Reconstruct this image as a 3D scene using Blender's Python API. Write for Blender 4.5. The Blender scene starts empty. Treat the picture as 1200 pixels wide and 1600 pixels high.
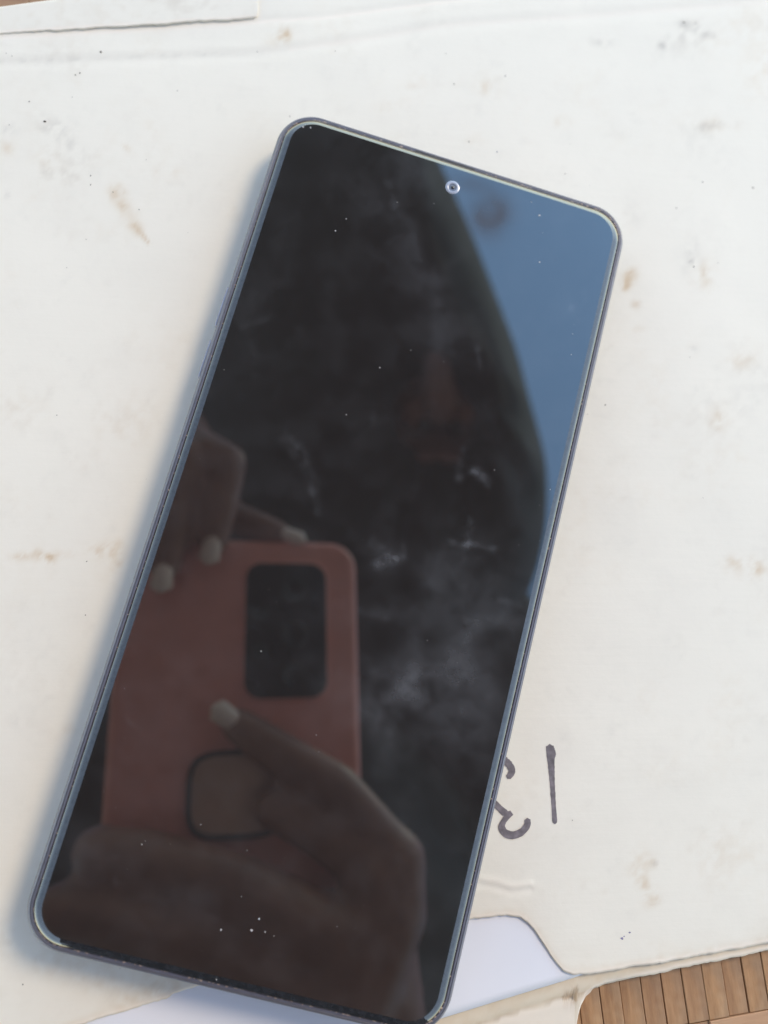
import bpy, bmesh, math, random
import numpy as np
from mathutils import Vector, Matrix, noise as mnoise

random.seed(7)
rng = np.random.default_rng(7)
scene = bpy.context.scene
C = scene.collection

# ------------------------------------------------------------------ camera
F_PX = 1200.0                       # focal length in photo pixels (1200 x 1600 photo)
CAM = np.array([-0.011776, -0.018411, 0.152504])
RW = np.array([[0.993478866, -0.0177883549, -0.112620236],
               [0.0, 0.987754570, -0.156015734],
               [0.114016416, 0.154998334, 0.981313290]])
cam_data = bpy.data.cameras.new('camera')
cam = bpy.data.objects.new('camera', cam_data)
C.objects.link(cam)
M4 = Matrix.Identity(4)
for i in range(3):
    for j in range(3):
        M4[i][j] = RW[i, j]
    M4[i][3] = CAM[i]
cam.matrix_world = M4
cam_data.sensor_fit = 'VERTICAL'
cam_data.sensor_height = 36.0
cam_data.sensor_width = 27.0
cam_data.lens = 27.0
cam_data.clip_start = 0.01
cam_data.clip_end = 500.0
cam_data.dof.use_dof = True
cam_data.dof.focus_distance = 0.146
cam_data.dof.aperture_fstop = 9.0
scene.camera = cam

# ------------------------------------------------------------------ world, sun, exposure
SUN_EL, SUN_AZ = math.radians(41), math.radians(49)     # azimuth clockwise from +Y
world = bpy.data.worlds.new('World')
scene.world = world
world.use_nodes = True
wn = world.node_tree
bg = wn.nodes['Background']
sky = wn.nodes.new('ShaderNodeTexSky')
sky.sky_type = 'NISHITA'
sky.sun_disc = False
sky.sun_elevation = SUN_EL
sky.sun_rotation = SUN_AZ
sky.air_density = 0.8
sky.dust_density = 0.0
sky.altitude = 0.0
sky.ozone_density = 1.0
wn.links.new(sky.outputs[0], bg.inputs[0])
bg.inputs[1].default_value = 0.15
sl = bpy.data.lights.new('sun', 'SUN')
sl.energy = 0.5
sl.angle = math.radians(18)
sl.color = (1.0, 0.92, 0.82)
so = bpy.data.objects.new('sun', sl)
C.objects.link(so)
sd = Vector((math.sin(SUN_AZ) * math.cos(SUN_EL), math.cos(SUN_AZ) * math.cos(SUN_EL), math.sin(SUN_EL)))
so.rotation_euler = sd.to_track_quat('Z', 'Y').to_euler()
so.location = sd * 5
scene.view_settings.view_transform = 'Standard'
scene.view_settings.look = 'None'
scene.view_settings.gamma = 1.0
scene.view_settings.exposure = 1.84
scene.view_settings.use_curve_mapping = False
scene.view_settings.use_white_balance = True          # the camera's shade white balance
scene.view_settings.white_balance_temperature = 9100
scene.view_settings.white_balance_tint = 10
scene.render.engine = 'CYCLES'
scene.render.resolution_x, scene.render.resolution_y = 768, 1024
scene.cycles.max_bounces = 10

# ------------------------------------------------------------------ pixel helpers (photo pixels to metres)
Z_SCREEN = 0.008


def ray(px, py):
    d = RW @ np.array([(px - 600) / F_PX, -(py - 800) / F_PX, -1.0])
    return d / np.linalg.norm(d)


def P(px, py, z=0.0):
    d = ray(px, py)
    q = CAM + d * ((z - CAM[2]) / d[2])
    return np.array([q[0], q[1], z])


def PV(xy, z=0.0):
    """vectorised P for an (n,2) array"""
    a = np.asarray(xy, float)
    d = np.stack([(a[:, 0] - 600) / F_PX, -(a[:, 1] - 800) / F_PX, -np.ones(len(a))], 1) @ RW.T
    k = (z - CAM[2]) / d[:, 2]
    q = CAM + d * k[:, None]
    q[:, 2] = z
    return q


def to_px(v):
    q = (np.asarray(v) - CAM) @ RW
    return np.stack([600 - F_PX * q[:, 0] / q[:, 2], 800 + F_PX * q[:, 1] / q[:, 2]], 1)


def refl(px, py, z):
    """the point at height z that is seen at this pixel by reflection in the flat screen"""
    q = P(px, py, 2 * Z_SCREEN - z)
    q[2] = z
    return Vector(q)


CASE_OFF = 0.0035
FWD = -RW[:, 2]


def K(px, py, depth=0.0):
    """reflected ray met with the plane 'depth' mm below the back of the held phone's case"""
    o = P(px, py, Z_SCREEN)
    d = ray(px, py) * np.array([1, 1, -1])
    p0 = CAM - FWD * CASE_OFF + FWD * (depth * 0.001)
    k = ((p0 - o) @ FWD) / (d @ FWD)
    return Vector(o + d * k)


# ------------------------------------------------------------------ generic helpers
def obj(name, mesh, material=None, parent=None, smooth=False):
    o = bpy.data.objects.new(name, mesh)
    C.objects.link(o)
    if material is not None:
        mesh.materials.clear()
        mesh.materials.append(material)
    if smooth:
        mesh.polygons.foreach_set('use_smooth', [True] * len(mesh.polygons))
    if parent is not None:
        o.parent = parent
    return o


def from_bm(bm, name='m'):
    me = bpy.data.meshes.new(name)
    bmesh.ops.recalc_face_normals(bm, faces=bm.faces)
    bm.to_mesh(me)
    bm.free()
    return me


def pydata(v, f, name='m'):
    me = bpy.data.meshes.new(name)
    me.from_pydata([tuple(map(float, a)) for a in v], [], [tuple(map(int, a)) for a in f])
    me.update()
    return me


def fix_normals(me):
    bm = bmesh.new()
    bm.from_mesh(me)
    bmesh.ops.recalc_face_normals(bm, faces=bm.faces)
    bm.to_mesh(me)
    bm.free()


def empty(name, loc=(0, 0, 0)):
    o = bpy.data.objects.new(name, None)
    o.empty_display_size = 0.02
    o.location = loc
    C.objects.link(o)
    return o


def tag(o, label=None, cat=None, group=None, kind=None):
    if label:
        o['label'] = label
    if cat:
        o['category'] = cat
    if group:
        o['group'] = group
    if kind:
        o['kind'] = kind
    return o


def child(name, mesh, material, parent, smooth=False):
    """a part whose mesh is given in world coordinates, parent is an unrotated empty"""
    o = obj(name, mesh, material, parent, smooth)
    o.matrix_parent_inverse = Matrix.Translation(parent.location).inverted()
    return o


def attr(me, name, arr):
    a = me.attributes.new(name, 'FLOAT', 'POINT')
    a.data.foreach_set('value', np.asarray(arr, np.float32))


# numpy value noise in 2D
def vnoise(x, y, seed=0):
    xi, yi = np.floor(x).astype(np.int64), np.floor(y).astype(np.int64)
    fx, fy = x - xi, y - yi
    fx, fy = fx * fx * (3 - 2 * fx), fy * fy * (3 - 2 * fy)

    def h(a, b):
        n = (a * 374761393 + b * 668265263 + seed * 974634777) & 0x7fffffff
        n = ((n ^ (n >> 13)) * 1274126177) & 0x7fffffff
        return ((n ^ (n >> 16)) & 0xffff) / 65535.0
    return (h(xi, yi) * (1 - fx) + h(xi + 1, yi) * fx) * (1 - fy) + (h(xi, yi + 1) * (1 - fx) + h(xi + 1, yi + 1) * fx) * fy


def fbm(x, y, seed=0, octv=4):
    s, a, t = 0, 0.5, 0
    for k in range(octv):
        s = s + a * vnoise(x, y, seed + k * 17)
        t += a
        a *= 0.5
        x, y = x * 2.03 + 3.1, y * 2.03 + 1.7
    return s / t


def seg_dist(px, py, a, b):
    ax, ay = a
    bx, by = b
    dx, dy = bx - ax, by - ay
    L = dx * dx + dy * dy + 1e-9
    t = np.clip(((px - ax) * dx + (py - ay) * dy) / L, 0, 1)
    return np.hypot(px - ax - t * dx, py - ay - t * dy), t


def stroke(px, py, pts, w0, w1=None):
    """soft mask round a polyline in photo pixels"""
    w1 = w0 if w1 is None else w1
    out = np.zeros_like(px)
    n = len(pts) - 1
    for i in range(n):
        d, t = seg_dist(px, py, pts[i], pts[i + 1])
        w = w0 + (w1 - w0) * (i + t) / n
        out = np.maximum(out, np.exp(-(d / w) ** 2))
    return out


def blob(px, py, c, rx, ry=None, rot=0):
    ry = rx if ry is None else ry
    ca, sa = math.cos(rot), math.sin(rot)
    u = (px - c[0]) * ca + (py - c[1]) * sa
    v = -(px - c[0]) * sa + (py - c[1]) * ca
    return np.exp(-((u / rx) ** 2 + (v / ry) ** 2))


# ------------------------------------------------------------------ materials
class Nodes:
    def __init__(self, name):
        self.m = bpy.data.materials.new(name)
        self.m.use_nodes = True
        self.t = self.m.node_tree
        self.b = self.t.nodes['Principled BSDF']

    def n(self, kind, **kw):
        nd = self.t.nodes.new(kind)
        for k, v in kw.items():
            setattr(nd, k, v)
        return nd

    def l(self, a, b):
        self.t.links.new(a, b)

    def set(self, **kw):
        for k, v in kw.items():
            key = k.replace('_', ' ')
            inp = next(i for i in self.b.inputs if i.name.lower() == key.lower())
            inp.default_value = (*v, 1) if isinstance(v, tuple) and len(v) == 3 else v

    def coord(self, space='Object'):
        return self.n('ShaderNodeTexCoord').outputs[space]

    def noise(self, scale, detail=4, rough=0.55, vec=None):
        nd = self.n('ShaderNodeTexNoise')
        nd.inputs['Scale'].default_value = scale
        nd.inputs['Detail'].default_value = detail
        nd.inputs['Roughness'].default_value = rough
        self.l(vec if vec is not None else self.coord(), nd.inputs['Vector'])
        return nd.outputs['Fac']

    def ramp(self, fac, stops):
        r = self.n('ShaderNodeValToRGB')
        el = r.color_ramp.elements
        while len(el) < len(stops):
            el.new(0.5)
        for e, (p, c) in zip(el, stops):
            e.position = p
            e.color = (*c, 1) if len(c) == 3 else c
        self.l(fac, r.inputs[0])
        return r.outputs[0]

    def mix(self, fac, a, b, blend='MIX'):
        nd = self.n('ShaderNodeMix', data_type='RGBA', blend_type=blend)
        for s, v in ((nd.inputs[0], fac), (nd.inputs[6], a), (nd.inputs[7], b)):
            if isinstance(v, (int, float)):
                s.default_value = v
            elif isinstance(v, tuple):
                s.default_value = (*v, 1)
            else:
                self.l(v, s)
        return nd.outputs[2]

    def math(self, op, a, b=None):
        nd = self.n('ShaderNodeMath', operation=op)
        for s, v in ((nd.inputs[0], a), (nd.inputs[1], b)):
            if v is None:
                continue
            if isinstance(v, (int, float)):
                s.default_value = v
            else:
                self.l(v, s)
        return nd.outputs[0]

    def attr(self, name):
        return self.n('ShaderNodeAttribute', attribute_name=name).outputs['Fac']

    def bump(self, h, strength=0.2, dist=0.0002):
        nd = self.n('ShaderNodeBump')
        nd.inputs['Strength'].default_value = strength
        nd.inputs['Distance'].default_value = dist
        self.l(h, nd.inputs['Height'])
        self.l(nd.outputs[0], self.b.inputs['Normal'])


def simple(name, col, rough=0.5, metallic=0.0, spec=0.5, var=0.12, scale=300.0, bump=0.0):
    m = Nodes(name)
    f = m.noise(scale, 5)
    a = tuple(max(0, c * (1 - var)) for c in col)
    b = tuple(min(1, c * (1 + var)) for c in col)
    m.l(m.ramp(f, [(0.3, a), (0.7, b)]), m.b.inputs['Base Color'])
    m.set(Roughness=rough, Metallic=metallic, Specular_IOR_Level=spec)
    if bump:
        m.bump(f, bump)
    return m.m


def card_material(name, base):
    m = Nodes(name)
    big = m.noise(14, 5, 0.6)
    fine = m.noise(900, 4, 0.6)
    mid = m.noise(90, 6, 0.7)
    c = m.ramp(big, [(0.3, tuple(x * 0.965 for x in base)), (0.7, tuple(min(1, x * 1.02) for x in base))])
    c = m.mix(m.math('MULTIPLY', m.ramp(mid, [(0.52, (0, 0, 0)), (0.78, (1, 1, 1))]), 0.10), c, (0.55, 0.49, 0.44))
    c = m.mix(m.attr('brown'), c, (0.60, 0.41, 0.235))
    c = m.mix(m.attr('grey'), c, (0.38, 0.35, 0.32))
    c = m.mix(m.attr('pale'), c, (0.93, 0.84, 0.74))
    m.l(c, m.b.inputs['Base Color'])
    m.set(Roughness=0.62, Specular_IOR_Level=0.3)
    mp = m.n('ShaderNodeMapping')
    mp.inputs['Scale'].default_value = (60, 900, 900)
    mp.inputs['Rotation'].default_value = (0, 0, 0.07)
    m.l(m.coord(), mp.inputs['Vector'])
    fib = m.noise(1.0, 4, 0.6, mp.outputs[0])
    dent = m.noise(28, 3, 0.5)
    h = m.math('ADD', m.math('ADD', fine, m.math('MULTIPLY', mid, 2.2)), m.math('ADD', m.math('MULTIPLY', fib, 1.2), m.math('MULTIPLY', dent, 6.0)))
    m.bump(h, 0.13, 0.00015)
    return m.m


MAT_CARD = card_material('cream_card', (0.855, 0.81, 0.715))
MAT_CARD_IN = card_material('cream_card_inside', (0.80, 0.70, 0.56))
MAT_SHEET = simple('white_paper', (0.80, 0.81, 0.86), 0.7, spec=0.2, var=0.015, scale=60, bump=0.03)
MAT_INK = simple('marker_ink', (0.19, 0.165, 0.18), 0.6, var=0.35, scale=900)
MAT_CRUMB = simple('dark_crumb', (0.10, 0.08, 0.065), 0.8, var=0.4, scale=2000)
MAT_INKDOT = simple('violet_ink', (0.22, 0.20, 0.32), 0.6)
MAT_DUST_GLINT = simple('pale_dust_and_glint', (0.50, 0.48, 0.48), 0.6, var=0.2, scale=2000)
MAT_DUST_BROWN = simple('tan_dust', (0.45, 0.33, 0.27), 0.7, var=0.3, scale=2000)

# glass of the phone: black behind a glossy sheet, greasy film from vertex masks
g = Nodes('screen_glass')
film = g.attr('film')
fn = g.noise(420, 6, 0.7)
film2 = g.math('MULTIPLY', film, g.math('ADD', g.math('MULTIPLY', fn, 1.3), 0.35))
col = g.mix(film2, (0.0185, 0.0145, 0.0135), (0.50, 0.52, 0.57))
col = g.mix(g.attr('spot'), col, (0.075, 0.052, 0.042))
g.l(col, g.b.inputs['Base Color'])
g.set(Roughness=0.012, IOR=2.0, Specular_Tint=(0.60, 0.88, 1.0))
sp = g.math('SUBTRACT', 0.95, g.math('MULTIPLY', g.attr('spot'), 0.82))
g.l(sp, g.b.inputs['Specular IOR Level'])
MAT_GLASS = g.m

MAT_BEVEL = simple('polished_glass_edge', (0.030, 0.032, 0.038), 0.05, spec=1.0, var=0.4, scale=900)
MAT_FRAME = simple('blue_grey_frame', (0.16, 0.168, 0.205), 0.36, metallic=0.45, var=0.06, scale=500)
MAT_RIM = simple('violet_plastic_rim', (0.12, 0.125, 0.17), 0.45, var=0.1, scale=500)
MAT_GUTTER = simple('dark_gutter', (0.03, 0.028, 0.03), 0.6, var=0.3, scale=2500)
MAT_BUTTON = simple('blue_grey_button', (0.24, 0.25, 0.32), 0.3, metallic=0.55, var=0.05)
MAT_LENS = simple('lens_glass', (0.012, 0.014, 0.02), 0.05, spec=0.8)
MAT_LENSRING = simple('pale_lens_ring', (0.42, 0.46, 0.54), 0.25, metallic=0.3, var=0.1, scale=2500)
MAT_LENSMID = simple('grey_lens_cone', (0.18, 0.21, 0.26), 0.25, metallic=0.4, var=0.15, scale=2500)

MAT_CASE = simple('terracotta_case', (0.92, 0.27, 0.22), 0.5, var=0.05, scale=120, bump=0.04)
MAT_ISLAND = simple('black_camera_glass', (0.012, 0.015, 0.018), 0.12, var=0.1)
MAT_RINGBLK = simple('black_ring', (0.010, 0.011, 0.016), 0.3)
MAT_SKIN = None
s = Nodes('brown_skin')
f1 = s.noise(60, 6, 0.6)
s.l(s.ramp(f1, [(0.3, (0.20, 0.060, 0.042)), (0.7, (0.32, 0.110, 0.078))]), s.b.inputs['Base Color'])
s.set(Roughness=0.5, Specular_IOR_Level=0.4)
s.bump(s.noise(700, 5), 0.25, 0.0003)
MAT_SKIN = s.m
MAT_NAIL = simple('pale_nail', (0.86, 0.52, 0.45), 0.35, var=0.06, scale=200)
MAT_LIP = simple('lip', (0.30, 0.11, 0.10), 0.4)
MAT_EYE = simple('eye_white', (0.30, 0.27, 0.25), 0.25)
MAT_IRIS = simple('dark_iris', (0.02, 0.012, 0.01), 0.15)
MAT_SCARF = simple('dark_scarf_cloth', (0.017, 0.014, 0.013), 0.9, var=0.3, scale=90, bump=0.2)
MAT_DRESS = simple('charcoal_cloth', (0.040, 0.040, 0.046), 0.85, var=0.25, scale=70, bump=0.2)
MAT_SHOE = simple('brown_sandal', (0.12, 0.07, 0.045), 0.6)

# brushed disc of the ring holder
d = Nodes('brushed_copper')
ang = d.n('ShaderNodeSeparateXYZ')
d.l(d.coord(), ang.inputs[0])
at = d.math('ARCTAN2', ang.outputs[1], ang.outputs[0])
wv = d.math('SINE', d.math('MULTIPLY', at, 140.0))
d.l(d.ramp(d.math('ADD', d.math('MULTIPLY', wv, 0.5), 0.5), [(0, (0.62, 0.27, 0.20)), (1, (0.78, 0.38, 0.29))]), d.b.inputs['Base Color'])
d.set(Metallic=0.45, Roughness=0.36, Anisotropic=0.9)
tg = d.n('ShaderNodeTangent', direction_type='RADIAL', axis='Z')
d.l(tg.outputs[0], d.b.inputs['Tangent'])
MAT_DISC = d.m


def wood_material(name, a, b, grain_axis):
    m = Nodes(name)
    mp = m.n('ShaderNodeMapping')
    sc = [260, 260, 260]
    sc[grain_axis] = 34
    mp.inputs['Scale'].default_value = sc
    m.l(m.coord(), mp.inputs['Vector'])
    info = m.n('ShaderNodeObjectInfo')
    off = m.n('ShaderNodeVectorMath', operation='ADD')
    m.l(mp.outputs[0], off.inputs[0])
    comb = m.n('ShaderNodeCombineXYZ')
    m.l(m.math('MULTIPLY', info.outputs['Random'], 50.0), comb.inputs[2])
    m.l(comb.outputs[0], off.inputs[1])
    f = m.noise(2.0, 6, 0.65, off.outputs[0])
    c = m.ramp(f, [(0.25, a), (0.75, b)])
    big = m.noise(110, 4, 0.6)
    c = m.mix(m.math('MULTIPLY', m.ramp(m.noise(95, 3, 0.5, m.coord('Object')), [(0.5, (0, 0, 0)), (0.68, (1, 1, 1))]), 0.45), c, (0.16, 0.085, 0.06))
    c = m.mix(m.math('MULTIPLY', m.ramp(big, [(0.45, (0, 0, 0)), (0.7, (1, 1, 1))]), 0.55), c, (0.48, 0.34, 0.22))
    c = m.mix(m.math('MULTIPLY', m.math('SUBTRACT', info.outputs['Random'], 0.3), 0.35), c, (0.30, 0.155, 0.095))
    m.l(c, m.b.inputs['Base Color'])
    m.set(Roughness=0.6, Specular_IOR_Level=0.3)
    m.bump(f, 0.3, 0.0003)
    return m.m


MAT_WOOD_Y = wood_material('brown_wood_upright', (0.28, 0.135, 0.065), (0.62, 0.345, 0.175), 1)
MAT_WOOD_X = wood_material('brown_wood_across', (0.42, 0.225, 0.125), (0.60, 0.35, 0.21), 0)
MAT_WOODBASE = simple('dark_wood', (0.17, 0.085, 0.05), 0.7, var=0.3, scale=120)
MAT_GROUND = simple('dry_earth', (0.24, 0.18, 0.13), 0.95, var=0.25, scale=4, bump=0.3)

# ------------------------------------------------------------------ ground
bm = bmesh.new()
bmesh.ops.create_grid(bm, x_segments=40, y_segments=40, size=150)
for v in bm.verts:
    v.co.z = -0.75 + 0.01 * mnoise.noise(v.co * 0.2) * min(1.0, v.co.length / 10)
tag(obj('ground', from_bm(bm), MAT_GROUND), kind='structure')

# ------------------------------------------------------------------ table with narrow parquet slats
Z_WOOD = -0.0031


def slab(cx, cy, sx, sy, z0, z1, rot=0.0, bev=0.0):
    bm = bmesh.new()
    bmesh.ops.create_cube(bm, size=1)
    bmesh.ops.scale(bm, vec=(sx, sy, z1 - z0), verts=bm.verts)
    if bev:
        bmesh.ops.bevel(bm, geom=bm.edges[:], offset=bev, segments=1, affect='EDGES', profile=0.5)
    bmesh.ops.rotate(bm, cent=(0, 0, 0), matrix=Matrix.Rotation(rot, 3, 'Z'), verts=bm.verts)
    bmesh.ops.translate(bm, vec=(cx, cy, (z0 + z1) / 2), verts=bm.verts)
    return from_bm(bm)


table = empty('wooden_table', (0, 0.1, -0.75))
tag(table, 'brown wooden table topped with narrow parquet slats, under the cream folder', 'table')
TROT = math.radians(10.5)
child('table_slab', slab(0, 0.10, 0.80, 0.66, Z_WOOD - 0.030, Z_WOOD - 0.0062, 0.0, 0.002), MAT_WOODBASE, table)
for sx in (-1, 1):
    for sy in (-1, 1):
        child('leg', slab(sx * 0.35, 0.10 + sy * 0.28, 0.05, 0.05, -0.75, Z_WOOD - 0.0305, 0.0, 0.003), MAT_WOODBASE, table)
# parquet: the seam runs through these two photo points
s0, s1 = P(1080, 1600, Z_WOOD), P(1200, 1578, Z_WOOD)
ux = (s1 - s0) / np.linalg.norm(s1 - s0)
TROT = math.atan2(ux[1], ux[0])
UX, UY = np.array([math.cos(TROT), math.sin(TROT)]), np.array([-math.sin(TROT), math.cos(TROT)])
d0 = P(1100, 1505, Z_WOOD)[:2]
o0 = s0[:2] + UX * ((d0 - s0[:2]) @ UX) - UX * 0.0007
SW, SLEN = 0.00425, 0.02975           # slat width, block size (7 slats)
base_slat = {}


def slat_mesh(w, l):
    bm = bmesh.new()
    bmesh.ops.create_cube(bm, size=1)
    bmesh.ops.scale(bm, vec=(w - 0.00004, l - 0.00016, 0.006), verts=bm.verts)
    bmesh.ops.bevel(bm, geom=[e for e in bm.edges if all(v.co.z > 0 for v in e.verts)], offset=0.00009, segments=1, affect='EDGES', profile=0.5)
    return from_bm(bm)


mesh_y, mesh_x = slat_mesh(SW, SLEN), slat_mesh(SLEN, SW)
mesh_y.materials.append(MAT_WOOD_Y)
mesh_x.materials.append(MAT_WOOD_X)
rest_v, rest_f, rest_m = [], [], []
proto_vx = {0: (np.array([v.co for v in mesh_y.vertices]), [tuple(p.vertices) for p in mesh_y.polygons]),
            1: (np.array([v.co for v in mesh_x.vertices]), [tuple(p.vertices) for p in mesh_x.polygons])}
rmat = np.array([UX, UY])
n_ind = 0
rest_n = 0
for bi in range(-20, 16):
    for bj in range(-12, 20):
        kind = (bi + bj) % 2
        kind = 0 if (bj % 2 == 0) else 1
        for k in range(7):
            if kind == 0:
                u, v = bi * SLEN + (k + 0.5) * SW, (bj + 0.5) * SLEN
            else:
                u, v = (bi + 0.5) * SLEN, bj * SLEN + (k + 0.5) * SW
            c = o0 + UX * u + UY * v
            if abs(c[0]) > 0.372 or abs(c[1] - 0.10) > 0.302:
                continue
            pxy = to_px(np.array([[c[0], c[1], Z_WOOD]]))[0]
            dz = rng.uniform(-0.00025, 0.0001)
            near = (820 < pxy[0] < 1330 and 1380 < pxy[1] < 1720) or (-160 < pxy[0] < 140 and -190 < pxy[1] < 30)
            if near and n_ind < 290:
                o = bpy.data.objects.new('slat', mesh_y if kind == 0 else mesh_x)
                C.objects.link(o)
                o.location = (c[0] - table.location.x, c[1] - table.location.y, Z_WOOD - 0.003 + dz - table.location.z)
                o.rotation_euler = (rng.normal(0, 0.004), rng.normal(0, 0.012), TROT + rng.normal(0, 0.006))
                o.scale = (rng.uniform(0.95, 1.0) if kind == 0 else 1.0, 1.0 if kind == 0 else rng.uniform(0.95, 1.0), 1.0)
                o.parent = table
                n_ind += 1
            else:
                vv, ff = proto_vx[kind]
                w = vv[:, :2] @ rmat
                b0 = rest_n
                rest_n += len(vv)
                rest_v.append(np.c_[w + c, vv[:, 2] + Z_WOOD - 0.003 + dz])
                rest_f.append((b0, ff))
                rest_m.append((kind, len(ff)))
allv = np.concatenate(rest_v)
allf = []
for b0, ff in rest_f:
    allf += [tuple(i + b0 for i in f) for f in ff]
me = pydata(allv, allf)
me.materials.append(MAT_WOOD_Y)
me.materials.append(MAT_WOOD_X)
mi = []
for kd, n in rest_m:
    mi += [kd] * n
o = bpy.data.objects.new('parquet_slats', me)
C.objects.link(o)
o.parent = table
o.matrix_parent_inverse = Matrix.Translation(table.location).inverted()
me.polygons.foreach_set('material_index', mi)
o['kind'] = 'stuff'

# ------------------------------------------------------------------ card folder
folder = empty('card_folder', (0, 0, Z_WOOD))
tag(folder, 'stained cream card folder lying open-edged on the wooden table under the phone', 'folder')


def sheet(name, xs_px, bot, top, ny, z, relief, masks, material, thick, dense_bottom=True):
    """a sheet whose lower and upper edges are polylines in photo pixels"""
    bot, top = np.array(bot, float), np.array(top, float)
    xs = np.asarray(xs_px, float)
    yb = np.interp(xs, bot[:, 0], bot[:, 1])
    yb = yb + (vnoise(xs / 6.0, xs * 0 + 3.3, 5) - 0.5) * 2.2 + (vnoise(xs / 23.0, xs * 0 + 8.3, 7) - 0.5) * 2.5
    yt = np.interp(xs, top[:, 0], top[:, 1])
    t = np.linspace(0, 1, ny)
    nx = len(xs)
    X = np.repeat(xs[:, None], ny, 1)
    Y = yb[:, None] + (yt - yb)[:, None] * t[None, :]
    xy = np.stack([X.ravel(), Y.ravel()], 1)
    v = PV(xy, z)
    v[:, 2] += relief(xy[:, 0], xy[:, 1])
    idx = np.arange(nx * ny).reshape(nx, ny)
    f = np.stack([idx[:-1, :-1], idx[1:, :-1], idx[1:, 1:], idx[:-1, 1:]], -1).reshape(-1, 4)
    me = pydata(v, f)
    for k, a in masks(xy[:, 0], xy[:, 1]).items():
        attr(me, k, np.clip(a, 0, 1))
    o = child(name, me, material, folder, True)
    sm = o.modifiers.new('thickness', 'SOLIDIFY')
    sm.thickness = thick
    sm.offset = -1
    return o


front_bot = [(-420, 1790), (-100, 1680), (130, 1601), (200, 1580), (262, 1560), (270, 1554), (310, 1543), (500, 1495), (690, 1446), (720, 1441),
             (760, 1436), (797, 1432), (812, 1434), (824, 1441), (836, 1453), (848, 1471), (860, 1491), (872, 1509),
             (882, 1520), (896, 1526), (930, 1523), (1000, 1512), (1060, 1502), (1130, 1489), (1200, 1477), (1500, 1425)]
front_top = [(-420, 64), (0, 13), (82, 2), (400, -38), (1500, -180)]


def crease(x, y, pts, w):
    return stroke(x, y, pts, w)


CR_A = [(-420, 85), (0, 55), (200, 43), (400, 30), (505, 24), (600, 11), (760, -8), (1500, -90)]
CR_B = [(-420, 118), (0, 97), (250, 88), (400, 82), (560, 60), (700, 37), (950, 20), (1185, 2), (1500, -22)]
CR_D = [(700, 1378), (800, 1342), (905, 1308), (1000, 1262), (1100, 1222), (1200, 1188), (1500, 1070)]


def side_of(x, y, pts):
    p = np.array(pts, float)
    return y - np.interp(x, p[:, 0], p[:, 1])       # positive below


def front_relief(x, y):
    h = (fbm(x / 330, y / 330, 3, 3) - 0.5) * 0.0006 + (fbm(x / 90, y / 90, 5, 3) - 0.5) * 0.00010
    h -= 0.00014 * crease(x, y, CR_B, 9)
    h += 0.00007 * crease(x, y + 9, CR_B, 11)
    h -= 0.00012 * crease(x, y, CR_A, 6)
    sd = side_of(x, y, CR_D)
    h -= 0.00028 / (1 + np.exp(-sd / 14)) * (x > 500) * np.clip((1560 - y) / 60, 0, 1) * np.clip((x - 640) / 90, 0, 1)
    h += 0.00010 * stroke(x, y, [(750, 1374), (775, 1378), (800, 1386), (830, 1382)], 5)
    h -= 0.00010 * stroke(x, y - 9, [(750, 1374), (775, 1378), (800, 1386), (830, 1382)], 5)
    # curl of the lower edge near the notch
    h += 0.0001 * blob(x, y, (860, 1430), 70, 60)
    # keep flat and slightly low under the phone
    return np.minimum(h, 0.0003) - 0.00034


BROWN = [((437, 52), 20, 18, 0, .28), ((444, 55), 9, 7, 0, .75), ((30, 870), 14, 7, 0, .45), ((62, 868), 12, 9, .3, .5), ((76, 874), 9, 7, 0, .5),
         ((100, 866), 22, 7, 0, .22), ((155, 860), 16, 11, .2, .42), ((178, 856), 14, 12, -.3, .5), ((185, 880), 12, 10, 0, .2), ((30, 640), 40, 25, 0, .10),
         ((985, 432), 10, 14, .5, .5), ((978, 445), 8, 9, 0, .4), ((995, 474), 7, 10, .2, .35), ((1000, 512), 9, 5, 0, .3), ((1160, 562), 18, 16, 0, .22),
         ((1125, 655), 16, 20, .2, .26), ((1100, 430), 14, 22, .3, .3), ((1150, 882), 14, 12, 0, .4), ((1180, 890), 18, 14, 0, .42), ((1120, 195), 30, 12, 0, .18),
         ((1015, 1345), 18, 10, .4, .25), ((1003, 1372), 12, 22, -.45, .42), ((1018, 1405), 14, 12, 0, .38), ((1130, 1340), 40, 50, 0, .12), ((760, 135), 14, 12, 0, .25),
         ((880, 190), 12, 9, 0, .25), ((745, 220), 14, 10, 0, .18), ((650, 140), 18, 20, 0, .12), ((605, 165), 18, 10, 0, .15), ((75, 245), 24, 26, 0, .13),
         ((10, 228), 12, 12, 0, .22), ((240, 195), 14, 8, .3, .16), ((265, 270), 22, 12, 0, .12), ((200, 660), 40, 40, 0, .06), ((195, 228), 10, 4, .6, .25),
         ((370, 330), 12, 12, 0, .15), ((130, 1520), 110, 26, .25, .16), ((250, 1545), 60, 16, -.3, .22), ((100, 1140), 22, 10, -.4, .12), ((1170, 30), 40, 30, 0, .10), ((1190, 110), 30, 40, 0, .12)]
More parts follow.
